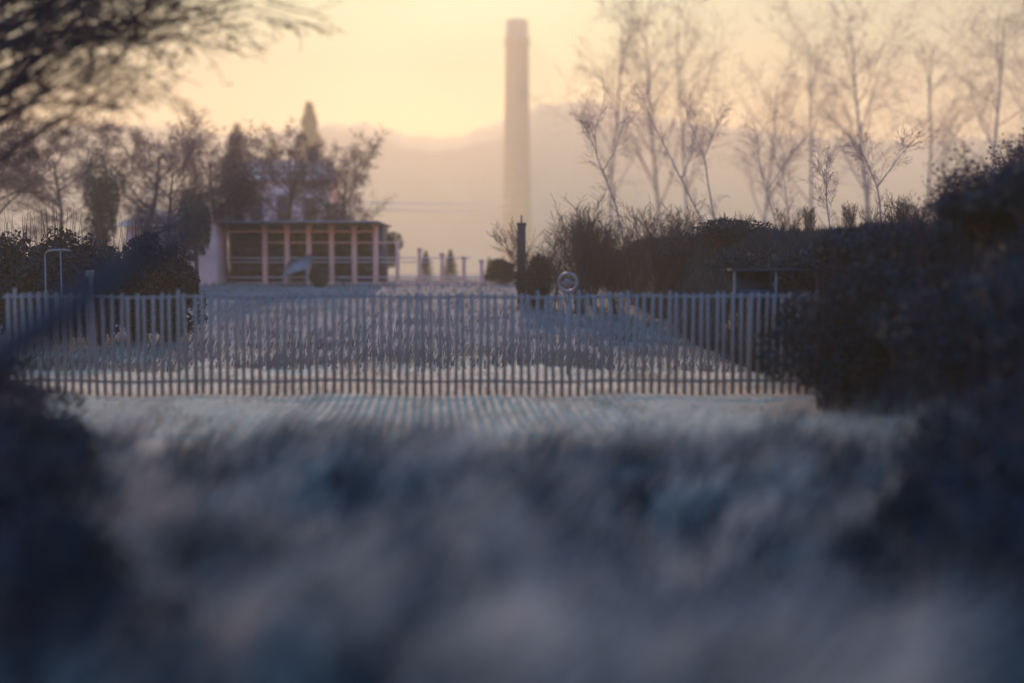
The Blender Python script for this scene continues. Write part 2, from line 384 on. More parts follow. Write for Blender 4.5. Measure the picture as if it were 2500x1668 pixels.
# --- evergreen round trees / ivy-clad crowns and conifers
def lumpy(rng, n, rx, ry, rz_, zc, lumps=9, hollow=.45):
    C = rng.normal(size=(lumps, 3)); C /= np.linalg.norm(C, axis=1, keepdims=True)
    C = C * np.array([rx, ry, rz_]) * rng.uniform(.3, .75, (lumps, 1)); rl = rng.uniform(.32, .55, lumps)
    k = rng.integers(0, lumps, n); d = rng.normal(size=(n, 3)); d /= np.linalg.norm(d, axis=1, keepdims=True)
    p = C[k] + d * (rng.uniform(hollow, 1, n) ** .5 * rl[k])[:, None] * np.array([rx, ry, rz_])
    p[:, 2] += zc; return p
def round_tree(root, seed, h, rad, n, leaf, mt):
    rng = np.random.default_rng(seed); b = MB()
    pth = np.array([[(0, 0, -.2), (.03, 0, h * .3), (-.04, .05, h * .6), (0, 0, h * .85)]], float)
    b.tubes(pth, np.array([[.16, .12, .08, .03]]) * h / 6, 8)
    for k in range(7):
        a = rng.uniform(0, 6.28); z0 = h * rng.uniform(.3, .6); e = (math.cos(a) * rad * .6, math.sin(a) * rad * .6, z0 + h * .25)
        b.tubes(np.array([[(0, 0, z0), (e[0] * .5, e[1] * .5, z0 + h * .16), e]]), np.array([[.06, .04, .015]]) * h / 6, 5)
    b.build("trunk", M["bark"], root, True)
    p = lumpy(rng, n, rad, rad, h * .40, h * .62, 12)
    c = MB(); c.leaves(p, leaf, rng); c.build("crown", M[mt], root)
def conifer(root, seed, h, rad, mt="conifer"):
    rng = np.random.default_rng(seed); b = MB(); b.rod((0, 0, -.2), (0, 0, h * .97), h * .018, .01, 8); b.build("trunk", M["bark"], root, True)
    c = MB(); n = 2600; t = rng.random(n) ** .75; z = h * (.06 + .94 * t); rr = rad * (1 - t) ** .85 * (.72 + .28 * np.sin(z * 9 / h * 6.28)) * rng.uniform(.25, 1.05, n) + .02
    a = rng.uniform(0, 6.28, n); p = np.stack([rr * np.cos(a), rr * np.sin(a), z - rr * .25], 1)
    c.leaves(p, h * .055, rng, -.2); c.build("crown", M[mt], root)
ev = [  # px, top, D, radius px
 (255, 395, 58, 62, "round blue-green evergreen tree standing above the dark left hedge"),
 (590, 380, 64, 66, "dark round evergreen tree between the bare branches, left of the gabled house"),
 (480, 465, 50, 52, "low dark evergreen bush tree beside the top of the pale end wall"),
 (820, 450, 70, 60, "dark round evergreen tree below the pale cables, right of the gabled house"),
 (930, 560, 66, 60, "round dark tree rising behind the right-hand columns of the pavilion"),
]
for i, (px, py_, D, rp, lab) in enumerate(ev):
    x = X(px, D); z = g1(x, D); t = thing("evergreen_tree", (x, D, z), lab, "tree", "round evergreen trees near the pavilion")
    round_tree(t, 40 + i, Z(py_, D) - z, rp / FPX * D, 5200, .16, "conifer")
cn = [(585, 312, 300, 190, "broad blurred conifer with a blunt tip, far behind the pavilion"), (760, 262, 310, 130, "tall pointed blurred conifer, highest of the far conifers"),
      (1040, 612, 92, 30, "small dark pointed conifer right of the pavilion posts"), (1100, 610, 88, 34, "small dark conifer midway between pavilion and dark flue stack"),
      (1195, 628, 90, 22, "tiny dark conifer close to the left of the dark flue stack"), (672, 345, 320, 140, "blurred conifer between the two taller far conifers")]
for i, (px, py_, D, rp, lab) in enumerate(cn):
    x = X(px, D); z = g1(x, D); t = thing("conifer_tree", (x, D, z), lab, "tree", "conifers in the distance"); conifer(t, 60 + i, Z(py_, D) - z, rp / FPX * D)

# --- slender saplings with drawn paths
def sapling(D, paths, r, seed, label, extra=26):
    base = paths[0][0]; x0 = X(base[0], D); z0 = g1(x0, D)
    root = thing("leaning_sapling", (x0, D, z0), label, "tree", "slender bare saplings above the shrubs")
    rng = np.random.default_rng(seed); tr, cr = MB(), MB()
    P = dict(n=[5, 4], t0=[.2, .15], ang=[(25, 55), (25, 55)], ratio=[.5, .55], wander=[.10, .14], up=[.03, .03], taper=.85, rr=.55, rmin=.0042)
    for i, path in enumerate(paths):
        pts = np.array([(X(px, D) - x0, rng.normal(0, .12) if k else 0, (Z(py_, D) - z0) if (k or i) else -.2) for k, (px, py_) in enumerate(path)])
        # smooth
        tt = np.linspace(0, len(pts) - 1, len(pts) * 3); q = np.stack([np.interp(tt, range(len(pts)), pts[:, j]) for j in range(3)], 1)
        q[1:-1] = (q[:-2] + q[1:-1] * 2 + q[2:]) / 4
        r0 = r if i == 0 else r * .55; tr.tubes(q[None], np.linspace(r0, .005, len(q))[None], 7)
        out = {}
        for _ in range(extra if i == 0 else extra // 2):
            f = rng.uniform(.15, .97) * (len(q) - 1); a = min(int(f), len(q) - 2); s = q[a] + (q[a+1] - q[a]) * (f - a)
            grow(rng, s, rot_about(q[a+1] - q[a], R(rng.uniform(18, 45)), rng), rng.uniform(.5, 1.5) * D / 50, .009, 0, P, out)
        for (l, k), L in out.items(): cr.tubes(np.array([v[0] for v in L]), np.array([v[1] for v in L]), 3)
    tr.build("trunk", M["pale_bark"], root, True); cr.build("crown", M["pale_twig"], root)
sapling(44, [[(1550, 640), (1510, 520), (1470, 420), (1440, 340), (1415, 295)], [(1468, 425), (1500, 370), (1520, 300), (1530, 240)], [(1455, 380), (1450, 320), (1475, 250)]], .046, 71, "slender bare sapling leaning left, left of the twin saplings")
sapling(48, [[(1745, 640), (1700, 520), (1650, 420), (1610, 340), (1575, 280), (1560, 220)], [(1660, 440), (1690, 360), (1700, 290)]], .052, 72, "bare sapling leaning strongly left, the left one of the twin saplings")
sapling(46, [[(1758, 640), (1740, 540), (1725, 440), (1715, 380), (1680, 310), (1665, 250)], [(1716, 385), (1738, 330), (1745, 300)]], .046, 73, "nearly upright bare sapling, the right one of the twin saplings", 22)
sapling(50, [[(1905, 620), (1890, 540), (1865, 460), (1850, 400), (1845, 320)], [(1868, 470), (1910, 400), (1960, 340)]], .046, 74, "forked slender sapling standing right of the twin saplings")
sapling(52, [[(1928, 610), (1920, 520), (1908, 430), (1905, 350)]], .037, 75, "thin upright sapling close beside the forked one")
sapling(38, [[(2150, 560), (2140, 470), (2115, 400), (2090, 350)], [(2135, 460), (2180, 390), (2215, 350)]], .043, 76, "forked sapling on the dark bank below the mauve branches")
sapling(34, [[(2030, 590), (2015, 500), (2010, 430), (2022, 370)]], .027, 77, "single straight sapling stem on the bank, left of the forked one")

# --- bare shrubs (multi-stem) on field edge and along the bank
G_SH = "bare twiggy shrubs"
psh = [thing("bare_shrub", (0, 0, 0), "x", "shrub", G_SH) for _ in range(3)]
tree_parts(psh[0], 31, SHRUB, 2.6, .034, stems=11, spread=.26); tree_parts(psh[1], 32, dict(SHRUB, n=[10, 6, 4]), 2.6, .03, stems=14, spread=.18)
tree_parts(psh[2], 33, SHRUB, 2.6, .03, stems=8, spread=.42)
sh = [ # px, top, D, variant, rz, width, label
 (1345, 540, 42, 2, .2, 1.2, "pale twiggy shrub close to the right of the dark flue stack"),
 (1405, 505, 40, 1, 1.4, 1.1, "dense dark twiggy shrub, tallest between flue stack and saplings"),
 (1440, 540, 43, 0, 5.0, 1.0, "loose twiggy shrub on the right flank of the densest shrub"),
 (1505, 530, 40, 1, 2.8, .8, "narrow upright shrub at the foot of the left-leaning sapling"),
 (1545, 575, 44, 2, 3.9, .9, "small spiky shrub just right of the left-leaning sapling"),
 (1610, 495, 40, 0, 4.4, 1.0, "tall reddish twiggy shrub left of the twin saplings"),
 (1640, 530, 42, 1, .7, 1.0, "wide twiggy shrub just left of the foot of the twin saplings"),
 (1700, 575, 41, 2, 5.6, .9, "small bare shrub at the foot of the twin saplings"),
 (1820, 585, 36, 2, 1.8, 1.1, "low spiky shrub on the bank right of the twin saplings"),
 (1915, 555, 33, 2, 3.1, 1.2, "fan-shaped spiky shrub at the foot of the forked sapling"),
 (1975, 575, 31, 0, 2.2, .9, "short shrub low on the bank edge beside the arching stem"),
 (2065, 525, 29, 0, 4.9, .9, "thorny shrub on the bank under the arching stem"),
 (2130, 540, 27, 2, .6, .8, "small thorny shrub on the bank, second under the arching stem"),
 (2205, 480, 26, 1, 3.7, 1.0, "dark upright shrub on top of the bank"),
 (2240, 490, 25, 0, 1.1, 1.0, "dark bushy shrub on the bank right of the upright one"),
 (2310, 525, 22, 1, 5.3, .9, "compact dark shrub on the bank before the leafy bush"),
 (2390, 440, 18, 2, 2.0, 1.0, "bare thin shrub growing through the leafy bush on the bank"),
]
used = set()
for px, py_, D, v, rz, w, lab in sh:
    x = X(px, D); z = g1(x, D); s = (Z(py_, D) - z) / 3.0; s = max(s, .3)
    if v not in used:
        used.add(v); t = psh[v]; t.location = (x, D, z); t.rotation_euler.z = rz; t.scale = sc3(s * w, s); t["label"] = lab
    else: dup(psh[v], (x, D, z), rz, sc3(s * w, s), lab)

# --- dense dark shrubs
def dense_bush(root, seed, h, rx, ry, n, leaf, mt="leaf_dark", spikes=30):
    rng = np.random.default_rng(seed); st = MB(); A = []; B = []
    for k in range(12 + spikes):
        a = rng.uniform(0, 6.28); f = rng.uniform(0, .8); tip = h * (rng.uniform(.6, .95) if k < 12 else rng.uniform(.85, 1.15))
        e = np.array([math.cos(a) * rx * f, math.sin(a) * ry * f, tip]); b0 = np.array([e[0] * .25, e[1] * .25, -.15])
        m1 = (b0 + e) / 2 + rng.normal(0, .08, 3); A.append([b0, m1, e]); B.append([.022, .014, .004])
    st.tubes(np.array(A), np.array(B), 4); st.build("stems", M["twig"], root)
    p = lumpy(rng, n, rx, ry, h * .52, h * .5, 14, .3); p = p[p[:, 2] > .02]
    c = MB(); c.leaves(p, leaf, rng); c.build("foliage", M[mt], root)
db = [ # px, top, D, radius px, label
 (40, 545, 28, 95, "black-green dense shrub at the left end of the dark hedge"),
 (140, 535, 30, 80, "tall dark dense shrub behind the thin hoop frame"),
 (235, 570, 29, 75, "dark dense shrub behind the short pale post"),
 (330, 560, 31, 75, "dark dense shrub in front of the low pale roof"),
 (415, 585, 30, 72, "dark dense shrub ending the hedge beside the pale end wall"),
 (1310, 620, 43, 42, "dark dense bush at the foot of the flue stack"),
 (1225, 632, 60, 45, "dark dense bush left of the flue stack"),
 (780, 655, 56, 22, "small dark bush in front of the pavilion columns"),
]
for i, (px, py_, D, rp, lab) in enumerate(db):
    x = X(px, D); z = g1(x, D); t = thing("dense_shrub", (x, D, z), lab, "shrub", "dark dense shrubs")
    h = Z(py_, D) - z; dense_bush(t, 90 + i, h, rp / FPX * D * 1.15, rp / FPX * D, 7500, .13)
br = [ # X, Y, h, r, label : brambles, both sides; corner and grass-edge ones added as vignette darkening
 (-4.4, 9.0, 1.15, 1.0, "dark bramble clump added to darken the left edge of the grass"),
 (-3.1, 6.6, .95, .9, "dark bramble clump added to darken the near left corner"),
 (-6.4, 13.2, 1.1, 1.2, "dark bramble clump at the left end of the pale strip"),
 (4.3, 9.2, 1.3, 1.0, "dark bramble clump added to darken the right edge of the grass"),
 (3.2, 6.9, 1.05, 1.0, "dark bramble clump added to darken the near right corner"),
 (5.2, 12.0, 1.5, 1.1, "tall dark bramble clump at the foot of the bank"),
 (5.5, 15.4, 1.5, 1.0, "dark bramble clump beside the right end of the fence"),
 (5.9, 18.6, 1.05, 1.0, "dark bramble clump on the bank just past the fence end"),
 (4.75, 16.3, 2.15, 1.0, "dark bramble clump growing in front of the last bars of the fence"),
 (6.3, 14.6, .55, .9, "low dark bramble clump under the leafy bushes at the right edge"),
 (6.4, 33.0, .8, 1.4, "dark bramble clump far along the bank, near the saplings"),
 (6.2, 38.0, .9, 1.5, "farthest dark bramble clump, where the bank meets the bare shrubs"),
 (-2.25, 4.8, .85, .7, "low dark bramble clump added to darken the bottom left corner"),
 (2.4, 4.9, .95, .8, "low dark bramble clump added to darken the bottom right corner"),
 (5.4, 9.8, 1.9, 1.3, "big dark bramble thicket at the right edge of the view"),
 (6.3, 13.4, .75, 1.2, "dark bramble clump half way up the bank at the right edge"),
 (6.1, 16.8, .8, 1.1, "dark bramble clump on the bank slope above the fence end"),
 (6.0, 21.5, .95, 1.2, "dark bramble clump on the bank slope behind the fence"),
 (6.0, 24.5, .9, 1.3, "dark bramble clump on the bank slope level with the shelter"),
 (6.1, 28.5, .8, 1.3, "dark bramble clump on the bank slope right of the shelter"),
]
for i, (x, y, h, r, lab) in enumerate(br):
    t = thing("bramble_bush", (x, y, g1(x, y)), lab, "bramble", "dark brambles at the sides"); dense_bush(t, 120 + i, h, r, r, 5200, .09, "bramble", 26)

# arching bramble stem over the bank
a = MB(); D = 28; pp = [(1990, 640), (2040, 590), (2110, 560), (2200, 545), (2290, 520), (2360, 490)]
x0 = X(1990, D); z0 = g1(x0, D)
pts = np.array([(X(px, D) - x0, .02 * k, max(Z(p_, D) - z0, -.1 if k == 0 else -9)) for k, (px, p_) in enumerate(pp)])
t = thing("arching_bramble", (x0, D, z0), "long thin arching bramble stem bowed along the top of the bank", "bramble")
a.tubes(pts[None], np.linspace(.02, .008, len(pts))[None], 6)
rng = np.random.default_rng(5); A = []
for k in range(26):
    f = rng.uniform(.4, len(pts) - 1.01); i = int(f); s = pts[i] + (pts[i+1] - pts[i]) * (f - i); A.append([s, s + np.array([rng.uniform(-.1, .25), rng.normal(0, .1), rng.uniform(.1, .4)])])
a.tubes(np.array(A), np.full((26, 2), .005), 3); a.build("stem", M["twig"], t, True)

# --- leafy bush/tree upper right on the bank, near tree upper left
LEAFY = dict(SHRUB, n=[9, 6, 5], ang=[(20, 50), (20, 55), (20, 55)], up=[.03, .02, .0], ratio=[.55, .5, .5])
for i, (x, y, h, st, lab) in enumerate([(7.4, 15.4, 1.1, 9, "dark leafy bush on the bank at the right edge of the view"), (7.8, 18.5, 1.15, 7, "mauve leafy bush on the bank, left of the darker one"), (9.9, 21.5, 1.8, 8, "taller thin-leaved bush rising behind the dark leafy one")]):
    t = thing("leafy_bush", (x, y, g1(x, y)), lab, "bush", "leafy bushes on the bank"); tree_parts(t, 140 + i, LEAFY, h, .035, stems=st, spread=.35, leaf=("leaf_dead", 1500, .07, .10))
t = thing("overhanging_tree", (-7.3, 13.2, g1(-7.3, 13.2)), "near tree whose leafy twigs hang into the upper left corner", "tree")
rng = np.random.default_rng(151); out = {}; tz = 0
trunk = np.array([(0, 0, -.2), (.05, 0, 1.2), (.0, .05, 2.6), (.1, 0, 4.4), (.25, 0, 7.4)])
P = dict(n=[8, 6, 5], t0=[.18, .15, .15], ang=[(12, 34), (14, 38), (15, 45)], ratio=[.42, .5, .5], wander=[.06, .10, .14, .16], up=[.0, .02, .02, .02], taper=.8, rr=.5, rmin=.005)
for k in range(26):
    z_ = rng.uniform(2.6, 6.2); th = R(rng.uniform(16, 44)); yw = rng.uniform(-.55, .45)
    grow(rng, np.array([.08, 0, z_]), np.array([math.cos(th), yw, math.sin(th)]), rng.uniform(1.8, 5.4), .045, 0, P, out)
tr, cr = MB(), MB(); tr.tubes(trunk[None], np.array([[.17, .15, .13, .10, .03]]), 9)
for (l, k), L_ in out.items(): (tr if l == 0 else cr).tubes(np.array([v[0] for v in L_]), np.array([v[1] for v in L_]), 5 if l == 0 else 3)
tr.build("trunk", M["bark"], t, True); cr.build("crown", M["twig"], t)
Tq = np.concatenate([v[0][1:] for (l, k), L_ in out.items() if l == 3 for v in L_]); lf = MB(); lf.leaves(Tq[rng.integers(0, len(Tq), 3000)] + rng.normal(0, .05, (3000, 3)), .06, rng); lf.build("leaves", M["leaf_dead"], t)
# bough standing in for the dark diagonal shadow band across the left
t = thing("shadow_band_bough", (-2.6, 4.5, g1(-2.6, 4.5)), "dark bare bough shaped as the diagonal shadow band across the left", "branch")
def P3(px, py_, D): return np.array([X(px, D) + 2.6, D - 4.5, Z(py_, D) - g1(-2.6, 4.5)])
q = np.array([P3(-420, 1240, 4.4), P3(-160, 990, 4.5), P3(90, 800, 4.6), P3(260, 690, 4.7), P3(390, 600, 4.8), P3(490, 540, 4.9)])
a = MB(); a.tubes(q[None], np.array([[.085, .078, .066, .052, .034, .008]]), 8); a.build("limb", M["bark"], t, True)
out = {}; rng = np.random.default_rng(8)
for k in range(16):
    f = rng.uniform(.8, 4.8); i = int(f); s = q[i] + (q[i+1] - q[i]) * (f - i)
    grow(rng, s, rot_about(q[i+1] - q[i], R(rng.uniform(15, 40)), rng), rng.uniform(.25, .6), .010, 0, dict(n=[5, 3], t0=[.2, .2], ang=[(18, 40), (20, 45)], ratio=[.5, .5], wander=[.1, .14], up=[0, 0], taper=.8, rr=.55, rmin=.0025), out)
b = MB()
for (l, k), L in out.items(): b.tubes(np.array([v[0] for v in L]), np.array([v[1] for v in L]), 4)
b.build("twigs", M["twig"], t)
# ------------------------------------------------------------------ fence
FD = 18.0; fx0, fx1 = -8.3, 5.0
fz = lambda x: min(g1(x, FD), .05) * .6
fe = thing("bar_fence", (0, FD, 0), "long grey metal fence of upright bars across the whole field", "fence")
for zc, name in ((1.60, "rail"), (.22, "rail")):
    b = MB(); xs_ = np.linspace(fx0, fx1, 24)
    for i in range(23):
        zz0, zz1 = fz(xs_[i]), fz(xs_[i+1])
        V = [(xs_[i], .03, zc-.02+zz0), (xs_[i+1], .03, zc-.02+zz1), (xs_[i+1], .065, zc-.02+zz1), (xs_[i], .065, zc-.02+zz0), (xs_[i], .03, zc+.025+zz0), (xs_[i+1], .03, zc+.025+zz1), (xs_[i+1], .065, zc+.025+zz1), (xs_[i], .065, zc+.025+zz0)]
        b.add(V, [(0,3,2,1),(4,5,6,7),(0,1,5,4),(1,2,6,5),(2,3,7,6),(3,0,4,7)])
    b.build(name, M["fence"], fe)
rng = np.random.default_rng(3)
pm = MB(); w = .028
pm.add([(-w,-.012,0),(w,-.012,0),(w,.012,0),(-w,.012,0),(-w,-.012,1.66),(w,-.012,1.66),(w,.012,1.66),(-w,.012,1.66),(-w*.5,-.008,1.70),(w*.5,-.008,1.70),(w*.5,.008,1.70),(-w*.5,.008,1.70)],
       [(0,3,2,1),(0,1,5,4),(1,2,6,5),(2,3,7,6),(3,0,4,7),(4,5,9,8),(5,6,10,9),(6,7,11,10),(7,4,8,11),(8,9,10,11)])
p0 = pm.build("bar", M["fence"], fe)
for i in range(100):
    x = fx0 + .06 + i * (fx1 - fx0 - .12) / 99
    o = p0 if i == 0 else p0.copy()
    if i: col.objects.link(o); o.parent = fe
    o.location = (x + rng.normal(0, .004), 0, fz(x) - .03); o.rotation_euler = (rng.normal(0, .01), rng.normal(0, .010), rng.normal(0, .2)); o.scale.z = rng.normal(1, .012)
po = MB(); po.box(-.024, .024, .068, .11, -.1, 1.58, .006); p0 = po.build("post", M["fence"], fe)
for i in range(6):
    x = fx0 + .06 + (6 + i * 17) * (fx1 - fx0 - .12) / 99; o = p0 if i == 0 else p0.copy()
    if i: col.objects.link(o); o.parent = fe
    o.location = (x, 0, fz(x))

# ------------------------------------------------------------------ pavilion
BD = 60.0; zb = g1(X(800, BD), BD)
pv = thing("pavilion", (X(800, BD), BD, zb), "long low pavilion with pale columns, dark windows and a pale end wall", "pavilion")
bx = lambda px: X(px, BD) - X(800, BD)
bz = lambda p_: Z(p_, BD) - zb
b = MB(); b.box(bx(470), bx(550), -1.6, .6, -.4, bz(548), .02); b.build("end_wall", M["plaster"], pv)
b = MB(); b.box(bx(462), bx(934), -1.8, 4.6, bz(548) + .004, bz(543.5), .015); b.build("roof", M["roof_felt"], pv)
b = MB(); b.box(bx(552), bx(926), .9, 4.4, -.4, bz(549)); b.build("back_wall", M["dark_wall"], pv)
cols = [(649, 549), (703, 549), (756, 549), (811, 549), (866, 549), (918, 549), (971, 592), (1025, 606), (1080, 618), (1133, 626), (1176, 634)]
for px, tp in cols:
    b = MB(); hw = .13 if px < 930 else .10; c = bx(px); t_ = bz(tp) - .004
    b.box(c - hw, c + hw, -hw, hw, -.5, t_, .02); b.box(c - hw - .05, c + hw + .05, -hw - .05, hw + .05, -.5, .16, .015)
    b.box(c - hw - .04, c + hw + .04, -hw - .04, hw + .04, t_ - .14, t_ - .003, .015); b.build("column", M["column"], pv)
for p_, xa, xb, tk in ((566, 552, 924, .09), (593, 640, 975, .07), (630, 552, 1150, .06), (640, 552, 1060, .05), (677, 552, 1185, .06), (690, 560, 1070, .05)):
    b = MB(); b.box(bx(xa), bx(xb), -.05, .05, bz(p_) - tk / 2, bz(p_) + tk / 2, .01); b.build("rail", M["trim"] if p_ > 600 else M["column"], pv)
edges = [552] + [c[0] for c in cols[:6]]
for i in range(6):
    xa, xb = bx(edges[i]) + .16, bx(edges[i + 1]) - .16
    for za, zt in ((bz(676), bz(642)), (bz(628), bz(592)), (bz(588), bz(568))):
        f = MB(); t_ = .045
        f.box(xa, xb, .78, .86, za, za + t_); f.box(xa, xb, .78, .86, zt - t_, zt); f.box(xa, xa + t_, .78, .86, za + t_, zt - t_); f.box(xb - t_, xb, .78, .86, za + t_, zt - t_)
        if xb - xa > 1.2: f.box((xa + xb) / 2 - .02, (xa + xb) / 2 + .02, .785, .855, za + t_, zt - t_)
        w_ = f.build("window", M["dark_wall"], pv); g = MB(); g.box(xa + t_, xb - t_, .81, .83, za + t_, zt - t_); g.build("pane", M["glass"], w_)
b = MB(); b.box(bx(552), bx(1190), .2, .5, -.5, .12); b.build("plinth", M["plaster"], pv)
# leaning board in front
t = thing("leaning_board", (X(722, 58), 58, g1(X(722, 58), 58)), "pale board leaning against the columns in front of the pavilion windows", "board")
b = MB(); b.add([(-.6,-.5,.55),(.7,-.5,.95),(.7,1.0,1.75),(-.6,1.0,1.25),(-.6,-.47,.50),(.7,-.47,.90),(.7,1.03,1.70),(-.6,1.03,1.20)], [(0,1,2,3),(7,6,5,4),(0,4,5,1),(1,5,6,2),(2,6,7,3),(3,7,4,0)])
b.build("panel", M["roof_felt"], t)
b = MB()
for x_, y_, h_ in ((-.55, -.42, .52), (.65, -.42, .85), (.65, .95, 1.6), (-.55, .95, 1.15)): b.box(x_-.04, x_+.04, y_-.04, y_+.04, -.4, h_)
b.build("support", M["roof_felt"], t)

# ------------------------------------------------------------------ houses behind
def house(px0, px1, ridge, eave, base, D, label, hip=0.0, depth=7.0, wins=3):
    xa, xb = X(px0, D), X(px1, D); xc = (xa + xb) / 2; z0 = g1(xc, D); t = thing("house", (xc, D, z0), label, "house", "pale houses behind the pavilion")
    w_ = (xb - xa) / 2; ze = Z(eave, D) - z0; zr = Z(ridge, D) - z0
    b = MB(); b.box(-w_ + .3, w_ - .3, 0, depth, -.5, ze - .01); b.build("wall", M["plaster"], t)
    r = MB(); hx = w_ * hip; y0, y1 = -.45, depth + .45; k = .16
    for dz in (0,):
        V = [(-w_, y0, ze), (w_, y0, ze), (w_, y1, ze), (-w_, y1, ze), (-w_ + hx, depth / 2, zr), (w_ - hx, depth / 2, zr), (-w_, y0, ze + k), (w_, y0, ze + k), (w_, y1, ze + k), (-w_, y1, ze + k), (-w_ + hx, depth / 2, zr + k), (w_ - hx, depth / 2, zr + k)]
        r.add(V, [(0, 3, 2, 1), (6, 7, 11, 10), (8, 9, 10, 11), (0, 1, 7, 6), (1, 2, 8, 7), (2, 3, 9, 8), (3, 0, 6, 9)], [(7, 8, 11), (9, 6, 10)])
    ro = r.build("roof", M["roof"], t)
    f = MB(); f.box(-w_, w_, y0 - .06, y0 - .005, ze - .12, ze + k + .03); f.build("fascia", M["cable"], t)
    c = MB(); c.box(w_ * .4, w_ * .4 + .8, depth / 2 - .4, depth / 2 + .4, zr - .5, zr + 1.0, .03); c.build("chimney", M["brick_dark"], ro)
    for i in range(wins):
        xx = -w_ + .3 + (i + .5) * (2 * w_ - .6) / wins
        w0 = MB(); w0.box(xx - .55, xx + .55, -.06, -.004, ze * .45, ze * .85); wo = w0.build("window", M["trim"], t)
        p0_ = MB(); p0_.box(xx - .47, xx + .47, -.075, -.063, ze * .48, ze * .82); p0_.build("pane", M["glass"], wo)
house(588, 800, 388, 440, 520, 88, "gabled house with pale wall half hidden by dark bare trees")
house(300, 470, 515, 552, 620, 78, "low house with pale roof above the dark left hedge", .35, 6, 2)

# ------------------------------------------------------------------ dark flue stack, its ghost image built as a far tower, cables
FDk = 45.0; x0 = X(1273, FDk); z0 = g1(x0, FDk)
t = thing("flue_stack", (x0, FDk, z0), "dark square flue stack with a thin rod on top, at the middle of the horizon", "chimney")
b = MB(); h_ = Z(552, FDk) - z0; b.box(-.17, .17, -.17, .17, -.3, h_, .015); b.build("shaft", M["brick_dark"], t)
b = MB(); b.box(-.20, .20, -.20, .20, h_ + .003, h_ + .12, .02); b.build("cap", M["brick_dark"], t)
b = MB(); b.rod((0, 0, h_ + .12), (0, 0, h_ + .42), .035, .03, 8); b.build("rod", M["brick_dark"], t)
TD = 600.0; x1 = X(1262, TD); z1 = g1(x1, TD); H = Z(62, TD) - z1
t = thing("ghost_tower", (x1, TD, z1), "tall pale hazy tower built for the ghost image of the dark flue stack", "tower")
b = MB(); k = TD / FPX
zs = [0, H * .25, H * .5, H * .75, H * .9]; rs = [44, 34, 31, 29, 28]
prof_ = [(-.3, 44)] + list(zip(zs, rs)) + [(H * .905, 31), (H * .93, 31), (H * .932, 27), (H, 26), (H, 21)]
P_ = np.array([[(0, 0, a_) for a_, _ in prof_]]); b.tubes(P_, np.array([[r_ * k for _, r_ in prof_]]), 24); b.build("shaft", M["tower"], t, True)
b = MB(); b.tubes(np.array([[(0, 0, H - 1), (0, 0, H + .05), (0, 0, H + .05), (0, 0, H - 1)]]), np.array([[26.6 * k, 26.6 * k, 20 * k, 20 * k]]), 24); b.build("rim", M["tower"], t)
for i, (pa, pb, lab) in enumerate([(492, 496, "upper pale overhead cable between the gabled house and the tower"), (507, 514, "lower pale overhead cable between the gabled house and the tower")]):
    A_ = np.array([X(720, 84), 84, Z(pa, 84)]); B_ = np.array([X(1246, TD), TD - 7.0, Z(pb, TD)])
    n_ = 14; s_ = np.linspace(0, 1, n_)[:, None]; q = A_ + (B_ - A_) * s_; q[:, 2] -= .6 * (1 - (2 * s_[:, 0] - 1) ** 2)
    b = MB(); b.tubes(q[None], np.linspace(.06, .26, n_)[None], 6); tag(b.build("overhead_cable", M["cable"], None, True), lab, "cable", "overhead cables")

# ------------------------------------------------------------------ ring sign, hoop frame, post, shelter
RD = 21.5; x0 = X(1386, RD); z0 = g1(x0, RD)
t = thing("ring_sign", (x0, RD, z0), "pale ring-shaped sign on a forked post just behind the fence", "sign")
zc = Z(690, RD) - z0
def torus(R0, r0, n=32, m=10, cz=0, cy=0):
    a = np.arange(n) * 2 * math.pi / n; c = np.arange(m) * 2 * math.pi / m
    V = np.stack([((R0 + r0 * np.cos(c)[None]) * np.cos(a)[:, None]), cy + np.broadcast_to(r0 * np.sin(c)[None], (n, m)), cz + (R0 + r0 * np.cos(c)[None]) * np.sin(a)[:, None]], -1).reshape(-1, 3)
    I = np.arange(n * m).reshape(n, m); J = np.roll(I, -1, 0)
    return V, np.stack([I, J, np.roll(J, -1, 1), np.roll(I, -1, 1)], -1).reshape(-1, 4)
b = MB(); b.add(*torus(.175, .030, cz=zc)); b.build("ring", M["white_metal"], t, True)
b = MB(); b.rod((0, -.008, zc), (0, .008, zc), .085, n=24); b.build("centre_disc", M["sign_face"], t)
b = MB()
for s in (-1, 1): b.rod((s * .05, 0, zc - .17), (s * .012, 0, zc - .42), .016)
for s in (-1, 1): b.rod((s * .08, 0, zc), (s * .165, 0, zc), .010)
b.build("fork", M["white_metal"], t)
b = MB(); b.rod((0, 0, -.2), (0, 0, zc - .40), .026); b.build("post", M["fence"], t, True)
HD = 24.0; x0 = X(132, HD); z0 = g1(x0, HD)
t = thing("hoop_frame", (x0, HD, z0), "thin pale hoop-topped frame in front of the dark left hedge", "frame")
zt = Z(612, HD) - z0; hw = .17
arc = [(-hw, 0, zt - .10), (-hw + .03, 0, zt - .03), (-hw + .09, 0, zt), (hw + .02, 0, zt + .015), (hw + .22, 0, zt + .0)]
b = MB(); b.tubes(np.array([arc]), np.full((1, 5), .022), 8); b.build("hoop", M["white_metal"], t, True)
for s in (-1, 1): b = MB(); b.rod((s * hw, 0, -.2), (s * hw, 0, zt - (.10 if s < 0 else .0)), .014); b.build("upright", M["fence"], t, True)
x0 = X(223, HD); z0 = g1(x0, HD)
t = thing("pale_post", (x0, HD, z0), "short pale post with a small box on top, right of the hoop frame", "post")
zt = Z(660, HD) - z0; b = MB(); b.box(-.03, .03, -.03, .03, -.2, zt - .14, .006); b.build("shaft", M["sign_face"], t); b = MB(); b.box(-.09, .05, -.06, .06, zt - .137, zt, .012); b.build("box", M["white_metal"], t)
